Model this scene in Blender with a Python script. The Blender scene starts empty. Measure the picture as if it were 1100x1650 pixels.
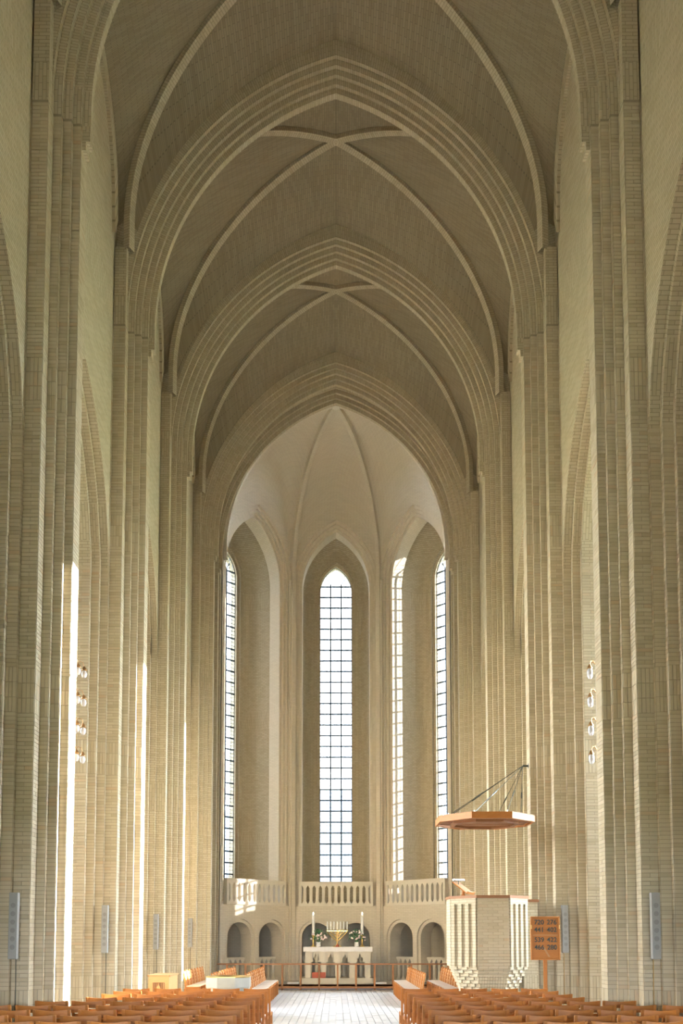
import bpy, bmesh, math, random
from mathutils import Vector, Matrix, Euler
random.seed(7)
R2 = math.sqrt(0.5)
S = bpy.context.scene
COL = S.collection

# ------------------------------------------------------------------ camera, world, sun, exposure
CAMH = 1.85
TH = math.atan(0.0686)
cam_d = bpy.data.cameras.new('camera')
cam = bpy.data.objects.new('camera', cam_d); COL.objects.link(cam)
cam.location = (0, 0, CAMH); cam.rotation_euler = (math.pi/2 + TH, 0, 0)
cam_d.sensor_fit = 'VERTICAL'; cam_d.sensor_height = 36.0
cam_d.lens = 1450/1650*36
cam_d.shift_x = 9/1650; cam_d.shift_y = (1410.5-825)/1650
cam_d.clip_end = 500
S.camera = cam

w = bpy.data.worlds.new('sky'); S.world = w; w.use_nodes = True
bg = w.node_tree.nodes['Background']
bg.inputs[0].default_value = (0.76, 0.88, 1.0, 1); bg.inputs[1].default_value = 18.0

SUN_DIR = Vector((0.9746, 0.2238, 0.225)).normalized()      # towards the sun: low, from the right
sl = bpy.data.lights.new('sun', 'SUN'); sl.energy = 21.0; sl.angle = math.radians(0.55); sl.color = (1.0, 0.97, 0.92)
so = bpy.data.objects.new('sun', sl); COL.objects.link(so); so.location = (60, 20, 40)
so.rotation_euler = (-SUN_DIR).to_track_quat('-Z', 'Y').to_euler()

vs = S.view_settings
vs.view_transform = 'Standard'; vs.look = 'None'; vs.gamma = 1.0; vs.use_curve_mapping = False
vs.exposure = 2.7
cy = S.cycles
cy.max_bounces = 10; cy.diffuse_bounces = 6; cy.glossy_bounces = 3; cy.transmission_bounces = 4; cy.transparent_max_bounces = 8
cy.caustics_reflective = False; cy.caustics_refractive = False; cy.sample_clamp_indirect = 12.0
cy.use_denoising = True

def portal(name, loc, sx, sy, facing):
    """sampling portal in a window opening (gives off no light of its own)"""
    l = bpy.data.lights.new(name, 'AREA'); l.shape = 'RECTANGLE'; l.size = sx; l.size_y = sy
    l.cycles.is_portal = True
    o = bpy.data.objects.new(name, l); COL.objects.link(o); o.location = loc
    o.rotation_euler = Vector(facing).to_track_quat('-Z', 'Y').to_euler()

# ------------------------------------------------------------------ node helpers / materials
def newmat(name):
    m = bpy.data.materials.new(name); m.use_nodes = True
    nt = m.node_tree; b = nt.nodes['Principled BSDF']
    return m, nt, b
def N(nt, t, **kw):
    n = nt.nodes.new(t)
    for k, v in kw.items(): setattr(n, k, v)
    return n
def L(nt, a, b): nt.links.new(a, b)
def plain(name, col, rough=0.6, metal=0.0, noise=0.0, scale=8.0, spec=0.5):
    m, nt, b = newmat(name)
    b.inputs['Roughness'].default_value = rough; b.inputs['Metallic'].default_value = metal
    b.inputs['Specular IOR Level'].default_value = spec
    tc = N(nt, 'ShaderNodeTexCoord'); nz = N(nt, 'ShaderNodeTexNoise'); nz.inputs['Scale'].default_value = scale
    nz.inputs['Detail'].default_value = 4
    L(nt, tc.outputs['Object'], nz.inputs['Vector'])
    mx = N(nt, 'ShaderNodeMix', data_type='RGBA')
    c2 = [max(0, c*(1-noise)) for c in col]; c1 = [min(1, c*(1+noise)) for c in col]
    mx.inputs['A'].default_value = (*c2, 1); mx.inputs['B'].default_value = (*c1, 1)
    L(nt, nz.outputs['Fac'], mx.inputs['Factor']); L(nt, mx.outputs['Result'], b.inputs['Base Color'])
    return m
BRICK_A = (0.54, 0.47, 0.35); BRICK_B = (0.465, 0.39, 0.275); MORTAR = (0.31, 0.265, 0.19)
def tint_by_noise(nt, col_out, sc=0.35, amt=0.5):
    """large soft stains of ochre and grey-green, fixed to the masonry"""
    geo = N(nt, 'ShaderNodeNewGeometry')
    nz = N(nt, 'ShaderNodeTexNoise'); nz.inputs['Scale'].default_value = sc; nz.inputs['Detail'].default_value = 5
    L(nt, geo.outputs['Position'], nz.inputs['Vector'])
    cr = N(nt, 'ShaderNodeValToRGB'); e = cr.color_ramp.elements
    e[0].position = 0.3; e[0].color = (0.90, 0.93, 0.88, 1); e[1].position = 0.7; e[1].color = (1.0, 0.95, 0.88, 1)
    L(nt, nz.outputs['Fac'], cr.inputs['Fac'])
    mx = N(nt, 'ShaderNodeMix', data_type='RGBA', blend_type='MULTIPLY'); mx.inputs['Factor'].default_value = amt
    L(nt, col_out, mx.inputs['A']); L(nt, cr.outputs['Color'], mx.inputs['B'])
    return mx.outputs['Result']
def brick_mat(name, A=BRICK_A, B=BRICK_B, M=MORTAR, soldier=True, bump=0.35):
    m, nt, b = newmat(name); b.inputs['Roughness'].default_value = 0.85; b.inputs['Specular IOR Level'].default_value = 0.2
    uv = N(nt, 'ShaderNodeUVMap')
    def bt(vec):
        t = N(nt, 'ShaderNodeTexBrick'); t.offset = 0.5; t.squash = 1.0
        t.inputs['Color1'].default_value = (*A, 1); t.inputs['Color2'].default_value = (*B, 1); t.inputs['Mortar'].default_value = (*M, 1)
        t.inputs['Scale'].default_value = 1.0; t.inputs['Mortar Size'].default_value = 0.005; t.inputs['Mortar Smooth'].default_value = 0.2
        t.inputs['Bias'].default_value = -0.2; t.inputs['Brick Width'].default_value = 0.236; t.inputs['Row Height'].default_value = 0.0635
        L(nt, vec, t.inputs['Vector']); return t
    t1 = bt(uv.outputs['UV']); col = t1.outputs['Color']; fac = t1.outputs['Fac']
    if soldier:
        sep = N(nt, 'ShaderNodeSeparateXYZ'); L(nt, uv.outputs['UV'], sep.inputs[0])
        cmb = N(nt, 'ShaderNodeCombineXYZ'); L(nt, sep.outputs['Y'], cmb.inputs['X']); L(nt, sep.outputs['X'], cmb.inputs['Y'])
        t2 = bt(cmb.outputs[0])
        geo = N(nt, 'ShaderNodeNewGeometry'); sz = N(nt, 'ShaderNodeSeparateXYZ'); L(nt, geo.outputs['Position'], sz.inputs[0])
        def mth(op, a, bb):
            q = N(nt, 'ShaderNodeMath', operation=op)
            for i, v in enumerate((a, bb)):
                if isinstance(v, (int, float)): q.inputs[i].default_value = v
                else: L(nt, v, q.inputs[i])
            return q.outputs[0]
        zz = mth('MODULO', mth('ADD', sz.outputs['Z'], 1.8), 5.0)     # bands of upright bricks every five metres
        band = mth('MULTIPLY', mth('MULTIPLY', mth('GREATER_THAN', zz, 2.12), mth('LESS_THAN', zz, 2.86)), mth('LESS_THAN', sz.outputs['Z'], 17.0))
        mx = N(nt, 'ShaderNodeMix', data_type='RGBA'); L(nt, band, mx.inputs['Factor']); L(nt, col, mx.inputs['A']); L(nt, t2.outputs['Color'], mx.inputs['B'])
        col = mx.outputs['Result']
        mf = N(nt, 'ShaderNodeMix'); L(nt, band, mf.inputs['Factor']); L(nt, fac, mf.inputs['A']); L(nt, t2.outputs['Fac'], mf.inputs['B'])
        fac = mf.outputs['Result']
    col = tint_by_noise(nt, col)
    L(nt, col, b.inputs['Base Color'])
    bp = N(nt, 'ShaderNodeBump'); bp.invert = True; bp.inputs['Strength'].default_value = bump; bp.inputs['Distance'].default_value = 0.006
    L(nt, fac, bp.inputs['Height']); L(nt, bp.outputs[0], b.inputs['Normal'])
    return m
def single_brick_mat():
    m, nt, b = newmat('single brick'); b.inputs['Roughness'].default_value = 0.85; b.inputs['Specular IOR Level'].default_value = 0.2
    geo = N(nt, 'ShaderNodeNewGeometry'); oi = N(nt, 'ShaderNodeObjectInfo')
    ad = N(nt, 'ShaderNodeMath', operation='ADD'); L(nt, geo.outputs['Random Per Island'], ad.inputs[0]); L(nt, oi.outputs['Random'], ad.inputs[1])
    fr = N(nt, 'ShaderNodeMath', operation='FRACT'); L(nt, ad.outputs[0], fr.inputs[0])
    cr = N(nt, 'ShaderNodeValToRGB'); e = cr.color_ramp.elements
    e[0].position = 0; e[0].color = (*BRICK_B, 1); e[1].position = 0.55; e[1].color = (*BRICK_A, 1)
    x = e.new(0.95); x.color = (0.53, 0.455, 0.335, 1); x = e.new(0.99); x.color = (0.52, 0.40, 0.275, 1)
    L(nt, fr.outputs[0], cr.inputs['Fac'])
    L(nt, tint_by_noise(nt, cr.outputs['Color']), b.inputs['Base Color'])
    return m
def wood_mat(name, c1, c2, rough=0.55, scale=7.0):
    m, nt, b = newmat(name); b.inputs['Roughness'].default_value = rough
    tc = N(nt, 'ShaderNodeTexCoord'); mp = N(nt, 'ShaderNodeMapping'); mp.inputs['Scale'].default_value = (1, 1, 6)
    L(nt, tc.outputs['Object'], mp.inputs[0])
    nz = N(nt, 'ShaderNodeTexNoise'); nz.inputs['Scale'].default_value = scale; nz.inputs['Detail'].default_value = 6; nz.inputs['Distortion'].default_value = 0.8
    L(nt, mp.outputs[0], nz.inputs['Vector'])
    oi = N(nt, 'ShaderNodeObjectInfo')
    mx = N(nt, 'ShaderNodeMix', data_type='RGBA'); mx.inputs['A'].default_value = (*c1, 1); mx.inputs['B'].default_value = (*c2, 1)
    L(nt, nz.outputs['Fac'], mx.inputs['Factor'])
    hv = N(nt, 'ShaderNodeHueSaturation')
    mr = N(nt, 'ShaderNodeMapRange'); mr.inputs['To Min'].default_value = 0.82; mr.inputs['To Max'].default_value = 1.15
    L(nt, oi.outputs['Random'], mr.inputs['Value']); L(nt, mr.outputs[0], hv.inputs['Value']); L(nt, mx.outputs['Result'], hv.inputs['Color'])
    L(nt, hv.outputs[0], b.inputs['Base Color'])
    return m
def glass_mat(name, tint=(0.115, 0.11, 0.11)):
    m = bpy.data.materials.new(name); m.use_nodes = True; nt = m.node_tree; nt.nodes.clear()
    out = N(nt, 'ShaderNodeOutputMaterial'); tr = N(nt, 'ShaderNodeBsdfTransparent'); tr.inputs[0].default_value = (*tint, 1)
    gl = N(nt, 'ShaderNodeBsdfGlossy'); gl.inputs['Roughness'].default_value = 0.08
    mx = N(nt, 'ShaderNodeMixShader'); mx.inputs[0].default_value = 0.06
    L(nt, tr.outputs[0], mx.inputs[1]); L(nt, gl.outputs[0], mx.inputs[2]); L(nt, mx.outputs[0], out.inputs[0])
    return m
M = {}
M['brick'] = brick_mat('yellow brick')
M['vault'] = brick_mat('vault brick', A=(0.345, 0.29, 0.205), B=(0.28, 0.23, 0.155), M=(0.22, 0.185, 0.13), soldier=False, bump=0.25)  # nave brick darkened: the dim light overhead is put into the colour
M['apsevault_lit'] = brick_mat('light-lifted apse-vault brick', A=(0.70, 0.63, 0.53), B=(0.65, 0.58, 0.48), M=(0.55, 0.485, 0.39), soldier=False, bump=0.2)  # brick lightened: brighter apse light is put into the vault colour
M['apsebrick_lit'] = brick_mat('light-lifted apse brick', A=(0.69, 0.62, 0.515), B=(0.64, 0.57, 0.465), M=(0.52, 0.455, 0.365))  # same brick as the nave, its colour lifted to stand for apse light
M['mortar'] = plain('mortar', MORTAR, 0.9, noise=0.12)
M['onebrick'] = single_brick_mat()
M['oak'] = wood_mat('oiled oak', (0.36, 0.118, 0.017), (0.52, 0.205, 0.038))
M['oakdark'] = wood_mat('dark oak', (0.27, 0.11, 0.04), (0.38, 0.17, 0.065))
M['oakpale'] = wood_mat('pale oak', (0.46, 0.235, 0.085), (0.58, 0.33, 0.14))
M['seat'] = plain('woven seat', (0.52, 0.45, 0.39), 0.8, noise=0.08, scale=60)
M['slab'] = plain('floor concrete', (0.50, 0.48, 0.46), 0.6, noise=0.08)
M['tile'] = plain('pale floor tile', (0.42, 0.405, 0.405), 0.45, noise=0.05, scale=1.5)
M['glass'] = glass_mat('window glass')
M['lead'] = plain('dark leading', (0.06, 0.10, 0.16), 0.5)  # blue flare from the bright panes is mixed into this colour
M['thinlead'] = plain('thin lead came', (0.10, 0.14, 0.22), 0.5)
M['stone'] = plain('pale stone', (0.68, 0.62, 0.51), 0.8, noise=0.06)
M['cloth'] = plain('white cloth', (0.80, 0.78, 0.78), 0.9, noise=0.02)
M['wax'] = plain('white wax', (0.88, 0.86, 0.83), 0.5)
M['gold'] = plain('brass', (0.80, 0.58, 0.22), 0.28, metal=1.0)
M['bronze'] = plain('bronze', (0.36, 0.20, 0.08), 0.4, metal=0.8)
M['grey'] = plain('grey lacquer', (0.30, 0.295, 0.28), 0.6)
M['greydark'] = plain('grey mesh', (0.235, 0.23, 0.22), 0.7)
M['iron'] = plain('dark iron', (0.06, 0.07, 0.06), 0.4, metal=0.5)
M['steel'] = plain('steel', (0.55, 0.57, 0.58), 0.3, metal=1.0)
M['shade'] = plain('opal glass', (0.55, 0.53, 0.53), 0.25)
M['leaf'] = plain('leaf', (0.06, 0.22, 0.08), 0.5, noise=0.4, scale=15)
M['rose'] = plain('rose', (0.86, 0.66, 0.66), 0.7, noise=0.12)
M['red'] = plain('red leather', (0.50, 0.09, 0.03), 0.5)
M['marble'] = plain('veined marble', (0.36, 0.36, 0.33), 0.35, noise=0.25, scale=3)
M['plaster'] = plain('outside render', (0.40, 0.46, 0.56), 0.9, noise=0.05)
M['grass'] = plain('ground', (0.20, 0.22, 0.14), 0.9, noise=0.2)
m, nt, b = newmat('candle flame'); b.inputs['Emission Color'].default_value = (1, 0.72, 0.35, 1); b.inputs['Emission Strength'].default_value = 6; M['flame'] = m

# ------------------------------------------------------------------ mesh helpers
class MB:
    def __init__(s): s.v = []; s.f = []; s.uv = []
    def face(s, pts, uv=None):
        i = len(s.v); s.v += [tuple(p) for p in pts]; s.f.append(tuple(range(i, i+len(pts)))); s.uv.append(uv)
    def grid(s, rows, uvrows=None, flip=False):
        n = len(rows[0]); i = len(s.v)
        for r in rows: s.v += [tuple(p) for p in r]
        for a in range(len(rows)-1):
            for c in range(n-1):
                q = (i+a*n+c, i+a*n+c+1, i+(a+1)*n+c+1, i+(a+1)*n+c)
                u = None
                if uvrows: u = [uvrows[a][c], uvrows[a][c+1], uvrows[a+1][c+1], uvrows[a+1][c]]
                if flip: q = q[::-1]; u = u[::-1] if u else None
                s.f.append(q); s.uv.append(u)
    def box(s, c, d, rot=None):
        hx, hy, hz = d[0]/2, d[1]/2, d[2]/2; c = Vector(c)
        P = [Vector((x, y, z)) for x in (-hx, hx) for y in (-hy, hy) for z in (-hz, hz)]
        if rot is not None: P = [rot @ p for p in P]
        P = [p+c for p in P]; i = len(s.v); s.v += [tuple(p) for p in P]
        for q in ((0, 1, 3, 2), (4, 6, 7, 5), (0, 4, 5, 1), (2, 3, 7, 6), (0, 2, 6, 4), (1, 5, 7, 3)):
            s.f.append(tuple(i+k for k in q)); s.uv.append(None)
    def bx(s, x0, x1, y0, y1, z0, z1): s.box(((x0+x1)/2, (y0+y1)/2, (z0+z1)/2), (abs(x1-x0), abs(y1-y0), abs(z1-z0)))
    def prism(s, poly, z0, z1, cap=True):
        """poly: ccw list of (x, y)"""
        n = len(poly)
        for k in range(n):
            a, c = poly[k], poly[(k+1) % n]
            s.face([(a[0], a[1], z0), (c[0], c[1], z0), (c[0], c[1], z1), (a[0], a[1], z1)])
        if cap:
            s.face([(p[0], p[1], z1) for p in poly]); s.face([(p[0], p[1], z0) for p in poly][::-1])
    def tube(s, pts, r, n=8, cap=True):
        pts = [Vector(p) for p in pts]; rr = r if isinstance(r, (list, tuple)) else [r]*len(pts)
        rows = []
        ref = Vector((0, 0, 1))
        t0 = (pts[-1]-pts[0]).normalized()
        if abs(t0.z) > 0.9: ref = Vector((1, 0, 0))
        for k, p in enumerate(pts):
            t = (pts[min(k+1, len(pts)-1)]-pts[max(k-1, 0)]).normalized()
            a = t.cross(ref).normalized(); bb = t.cross(a).normalized()
            rows.append([p+(a*math.cos(2*math.pi*j/n)+bb*math.sin(2*math.pi*j/n))*rr[k] for j in range(n+1)])
        s.grid(rows)
        if cap: s.face(rows[0][:-1]); s.face(rows[-1][:-1][::-1])
    def lathe(s, prof, c, n=16):
        """prof: list of (r, z)"""
        c = Vector(c)
        rows = [[c+Vector((r*math.cos(2*math.pi*j/n), r*math.sin(2*math.pi*j/n), z)) for j in range(n+1)] for r, z in prof]
        s.grid(rows, flip=True)
    def build(s, name, mat, parent=None, smooth=False, weld=False):
        me = bpy.data.meshes.new(name); me.from_pydata(s.v, [], s.f)
        ul = me.uv_layers.new(name='UVMap'); data = []
        V = s.v
        for f, u in zip(s.f, s.uv):
            if u is not None: data += [c for q in u for c in q]; continue
            n = Vector((0, 0, 0)); m_ = len(f)
            for k in range(m_):
                a = V[f[k]]; c = V[f[(k+1) % m_]]
                n += Vector(((a[1]-c[1])*(a[2]+c[2]), (a[2]-c[2])*(a[0]+c[0]), (a[0]-c[0])*(a[1]+c[1])))
            if n.length > 0: n.normalize()
            if abs(n.z) > 0.8:
                for k in f: data += [V[k][0], V[k][1]]
            else:
                t = Vector((-n.y, n.x, 0)); t.normalize()
                for k in f: data += [V[k][0]*t.x+V[k][1]*t.y, V[k][2]]
        ul.data.foreach_set('uv', data)
        if weld:
            bm = bmesh.new(); bm.from_mesh(me); bmesh.ops.remove_doubles(bm, verts=bm.verts, dist=1e-4); bm.to_mesh(me); bm.free()
        if smooth:
            me.polygons.foreach_set('use_smooth', [True]*len(me.polygons))
        me.materials.append(M[mat] if isinstance(mat, str) else mat)
        o = bpy.data.objects.new(name, me); COL.objects.link(o)
        if parent is not None: o.parent = parent; o.matrix_parent_inverse = parent.matrix_world.inverted() if False else Matrix()
        return o
def empty(name, loc=(0, 0, 0), rz=0.0):
    o = bpy.data.objects.new(name, None); COL.objects.link(o); o.location = loc; o.rotation_euler = (0, 0, rz); o.empty_display_size = 0.1
    return o
def tag(o, label=None, cat=None, group=None, kind=None):
    if label: o['label'] = label
    if cat: o['category'] = cat
    if group: o['group'] = group
    if kind: o['kind'] = kind
    return o
def copy_tree(o, parent=None):
    c = o.copy(); COL.objects.link(c); c.parent = parent
    for ch in o.children: copy_tree(ch, c)
    return c
def struct(name): return tag(empty(name), kind='structure')

def parch(a, zs, c, n=14, dr=0.0):
    """pointed arch, points (x, z) from the left springing over the apex to the right; centres at +-c on the springing line"""
    R = a+c+dr; pts = []
    phi_ap = math.acos(c/R)
    for k in range(n+1):
        ph = phi_ap*k/n
        pts.append((c-R*math.cos(ph), zs+R*math.sin(ph)))
    return pts+[(-x, z) for x, z in pts[:-1][::-1]]
def arch_c(a, rise): return (rise*rise-a*a)/(2*a)
def garc(u, c=0.15):
    R = 1+c
    return math.sqrt(max(0, R*R-(u+c)**2))/math.sqrt(R*R-c*c)

# ------------------------------------------------------------------ layout of the nave (metres; camera at y = 0)
PY = [3.6, 8.95, 14.3, 19.65, 25.0, 30.65]          # pier centres
NAME = {14.3: 'nearest', 19.65: 'second', 25.0: 'third', 30.65: 'fourth'}
APY = 31.78                                         # the extra arch in front of the apse
XI = 4.25; XW = 4.92                                # inner pier face, nave wall plane
ZC = 15.4                                           # top of the pier shaft
AS, AZ0, AAP = 4.115, 15.7, 21.37                   # transverse arch: half span, springing, inner apex
AC = arch_c(AS, AAP-AZ0)
HALF = [(4.25, .165), (4.385, .165), (4.385, .255), (4.525, .255), (4.525, .345), (4.66, .345), (4.66, .60), (4.92, .60),
        (4.92, .68), (5.09, .68), (5.09, .78), (5.26, .78), (5.26, .88), (5.98, .88), (5.98, .78), (6.15, .78), (6.15, .60), (6.45, .60), (6.45, .25), (6.7, .25)]
HALF_TOP = [(4.66, .60), (4.92, .60), (4.92, .68), (5.09, .68), (5.26, .68), (5.98, .68), (6.15, .68), (6.15, .60)]
def plan(half, side, yc):
    p = [(side*x, yc-d) for x, d in half]+[(side*x, yc+d) for x, d in half[::-1]]
    return p if side > 0 else p[::-1]

floor = struct('floor')
wl = struct('wall_left'); wr = struct('wall_right'); ceil = struct('ceiling'); wap = struct('wall_apse')

# ------------------------------------------------------------------ floor
b_ = MB(); b_.bx(-11, 11, -9, 40, -0.3, -0.02); b_.build('floor_slab', 'slab', floor)
b_ = MB(); b_.bx(-4.9, 4.9, 32.1, 37.0, -0.02, 0.15); b_.build('chancel_step', 'tile', floor)
b_ = MB()
tw, tl = 0.17, 0.34
y = 8.0; r = 0
while y < 32.0:
    n = 27 if y > 21 else 17
    for k in range(-n//2, n//2+1):
        off = 0.0
        x = k*tw+off; h = random.uniform(-0.002, 0.001)
        y0 = y+(0.17 if k % 2 else 0)
        b_.bx(x+.006, x+tw-.006, y0+.006, min(32.08, y0+tl-.006), -0.03, h)
    y += tl; r += 1
tag(b_.build('floor_tiles', 'tile', floor), kind='stuff')

# ------------------------------------------------------------------ piers
BR_CACHE = {}
def brick_mesh(w_, h_):
    key = (round(w_, 3), round(h_, 3))
    if key not in BR_CACHE:
        mb = MB(); e = 0.003
        x, z = key[0]/2, key[1]/2
        mb.grid([[(-x, 0, -z), (x, 0, -z), (x, 0, z), (-x, 0, z), (-x, 0, -z)], [(-x, -.016, -z), (x, -.016, -z), (x, -.016, z), (-x, -.016, z), (-x, -.016, -z)],
                 [(-x+e, -.020, -z+e), (x-e, -.020, -z+e), (x-e, -.020, z-e), (-x+e, -.020, z-e), (-x+e, -.020, -z+e)]])
        mb.face([(-x+e, -.020, -z+e), (x-e, -.020, -z+e), (x-e, -.020, z-e), (-x+e, -.020, z-e)])
        o = mb.build('brick', 'onebrick'); BR_CACHE[key] = o.data; bpy.data.objects.remove(o)
    return BR_CACHE[key]
def courses(z0, z1):
    z = z0; out = []; k = 0
    while z < z1-0.03:
        zz = (z+1.8) % 5.0
        if 2.10 < zz < 2.8: out.append((z, 0.236, True)); z += 0.236
        else: out.append((z, 0.0635, False)); z += 0.0635
        k += 1
    return out
def pier_bricks(root, side, yc, zt, skin=0.0):
    """real bricks on the camera-side half of a pier"""
    half = [(5.6, .88)]+[(x, d) for x, d in HALF[:13]][::-1]
    seg = []
    pts = [(side*x, yc-d) for x, d in half]+[(side*4.25, yc+.165)]
    items = []
    cs = courses(0.02, zt)
    for k in range(len(pts)-1):
        a = Vector(pts[k]); c = Vector(pts[k+1]); d = c-a; Ln = d.length; t = d/Ln
        n = Vector((t.y, -t.x))
        mid = (a+c)/2
        if side > 0: n = -n
        if abs(t.x) > 0.5: n = Vector((0, -1))
        else: n = Vector((-side, 0))
        ang = math.atan2(n.y, n.x)+math.pi/2
        for ci, (z, h, sold) in enumerate(cs):
            if sold: nb = max(1, round(Ln/0.067)); cuts = [Ln*i/nb for i in range(nb+1)]
            elif Ln < 0.2: cuts = [0, Ln]
            elif ci % 2: cuts = [0, Ln*0.5, Ln] if Ln < 0.4 else [0, Ln*.33, Ln]
            else: cuts = [0, Ln] if Ln < 0.4 else [0, Ln*.66, Ln]
            for i in range(len(cuts)-1):
                wd = cuts[i+1]-cuts[i]
                p = a+t*((cuts[i]+cuts[i+1])/2)
                items.append((wd*h*(1.0 if n.y < -.5 else 0.3)*(1.3 if .9 < z < 12 else 1), p.x, p.y, z+h/2, ang, wd-0.008, h-0.008, n))
    items.sort(key=lambda q: -q[0])
    for q in items[:300]:
        o = bpy.data.objects.new('brick', brick_mesh(q[5], q[6])); COL.objects.link(o); o.parent = root
        jit = random.uniform(-.001, .0015)
        o.location = (q[1]+q[7].x*(-.013+jit), q[2]+q[7].y*(-.013+jit), q[3]); o.rotation_euler = (0, 0, q[4])
    mb = MB()
    for q in items[300:]:
        jit = random.uniform(-.001, .0015); pr = 0.007+jit
        ca, sa = math.cos(q[4]), math.sin(q[4]); hw, hh = q[5]/2, q[6]/2
        T = Vector((ca, sa, 0)); Nn = Vector((q[7].x, q[7].y, 0)); c = Vector((q[1], q[2], q[3]))
        P = lambda u, v, w_: c+T*u+Vector((0, 0, v))+Nn*w_
        i = len(mb.v)
        mb.v += [tuple(P(u, v, 0.0)) for u, v in ((-hw, -hh), (hw, -hh), (hw, hh), (-hw, hh))]+[tuple(P(u, v, pr)) for u, v in ((-hw, -hh), (hw, -hh), (hw, hh), (-hw, hh))]
        for f in ((4, 5, 6, 7), (0, 1, 5, 4), (1, 2, 6, 5), (2, 3, 7, 6), (3, 0, 4, 7)):
            mb.f.append(tuple(i+j for j in f)); mb.uv.append([(0, 0)]*4)
    tag(mb.build('brickwork', 'onebrick', root), kind='stuff')
def make_pier(side, yc, bricks):
    root = empty('brick_pier')
    mb = MB(); mb.prism(plan(HALF, side, yc), -0.02, ZC)
    mb.build('pier_shaft', 'mortar' if bricks else 'brick', root)
    mb = MB(); mb.prism(plan(HALF_TOP, side, yc), ZC, 17.2)
    mb.bx(side*4.93, side*6.15, yc-.70, yc+.70, 17.2, 23.6)
    mb.build('pier_head', 'brick', root)
    if bricks: pier_bricks(root, side, yc, ZC-.03)
    mb = MB()          # two-step corbel under the innermost arch ring
    mb.bx(side*4.27, side*4.18, yc-.12, yc+.12, 14.98, 15.14)
    mb.bx(side*4.27, side*4.115, yc-.10, yc+.10, 15.14, 15.42)
    mb.build('corbel', 'brick', root)
    return root
ORD = {2: 'nearest', 3: 'second nearest', 4: 'third nearest', 5: 'farthest'}
for side in (-1, 1):
    for i, yc in enumerate(PY):
        p = make_pier(side, yc, i in (2, 3))
        sd = 'left' if side < 0 else 'right'
        lab = {0: f'stepped brick pier behind the viewer, {sd} side of the nave', 1: f'stepped brick pier just outside the frame on the {sd}',
               2: f'tall stepped yellow brick pier, nearest of the {sd} row', 3: f'tall stepped yellow brick pier, second of the {sd} row',
               4: f'tall stepped yellow brick pier, third of the {sd} row', 5: f'tall stepped yellow brick pier beside the altar rail on the {sd}'}[i]
        tag(p, lab, 'pier', 'stepped nave piers')

# ------------------------------------------------------------------ transverse arches
PROF_H = [(0, .075), (.135, .075), (.135, .165), (.27, .165), (.27, .255), (.405, .255), (.405, .345), (.54, .345), (.54, .435), (1.15, .435)]
def sweep_arch(mb, prof, a, zs, c, yc, zleg, n=28, top=None):
    """prof: (radial offset, y offset); swept round a pointed arch with straight legs down to zleg"""
    prof = list(prof)
    rows = []; uvs = []
    R0 = a+c
    path = [('leg', -1, zleg)]+[('arc', -1, k/n) for k in range(n+1)]+[('arc', 1, k/n) for k in range(n-1, -1, -1)]+[('leg', 1, zleg)]
    acc = [0.0]
    d = [0.0]
    for q, dy in prof[1:]: d.append(d[-1]+0.1)
    pl = 0.0; lastp = None
    ulen = [0.0]
    for j in range(1, len(prof)): ulen.append(ulen[-1]+math.hypot(prof[j][0]-prof[j-1][0], prof[j][1]-prof[j-1][1]))
    for kind, sd, t in path:
        row = []
        for q, dy in prof:
            R = R0+q
            if kind == 'leg': x, z = -(a+q), t
            else:
                ph = math.acos(min(1, c/R))*t
                x, z = c-R*math.cos(ph), zs+R*math.sin(ph)
            row.append((x*(-sd), yc+dy, z))
        p0 = Vector(row[0])
        if lastp is not None: pl += (p0-lastp).length*1.06
        lastp = p0
        rows.append(row); uvs.append([(u, pl) for u in ulen])
    mb.grid(rows, uvs)
def transverse(yc, label):
    mb = MB()
    prof = [(q, -h) for q, h in PROF_H[::-1]]+[(q, h) for q, h in PROF_H]
    sweep_arch(mb, prof, AS, AZ0, AC, yc, ZC)
    o = mb.build('transverse_arch', 'brick'); tag(o, label, 'arch', 'stepped transverse arches')
    return o
transverse(PY[0], 'stepped brick arch behind the viewer'); transverse(PY[1], 'stepped brick arch above the viewer, outside the frame')
transverse(PY[2], 'nearest stepped brick arch, only its sides at the top corners in view')
transverse(PY[3], 'largest fully visible stepped pointed brick arch, topmost across the nave')
transverse(PY[4], 'stepped pointed brick arch, second below the topmost one')
transverse(PY[5], 'stepped pointed brick arch just in front of the apse arch')
transverse(APY, 'innermost stepped pointed brick arch framing the apse vault')
# jambs of the apse arch
for side in (-1, 1):
    mb = MB()
    h2 = HALF[:7]+[(4.66, .60), (5.6, .60)]
    mb.prism(plan(h2, side, APY), -.02, ZC); mb.prism(plan([(4.66, .6), (5.6, .6)], side, APY), ZC, 17.2)
    r = empty('brick_pier'); mb.build('pier_shaft', 'brick', r)
    mb = MB(); mb.bx(side*4.27, side*4.18, APY-.12, APY+.12, 14.98, 15.14); mb.bx(side*4.27, side*4.115, APY-.10, APY+.10, 15.14, 15.42)
    mb.build('corbel', 'brick', r)
    tag(r, 'slim stepped brick pier carrying the apse arch on the '+('left' if side < 0 else 'right'), 'pier', 'stepped nave piers')

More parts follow.
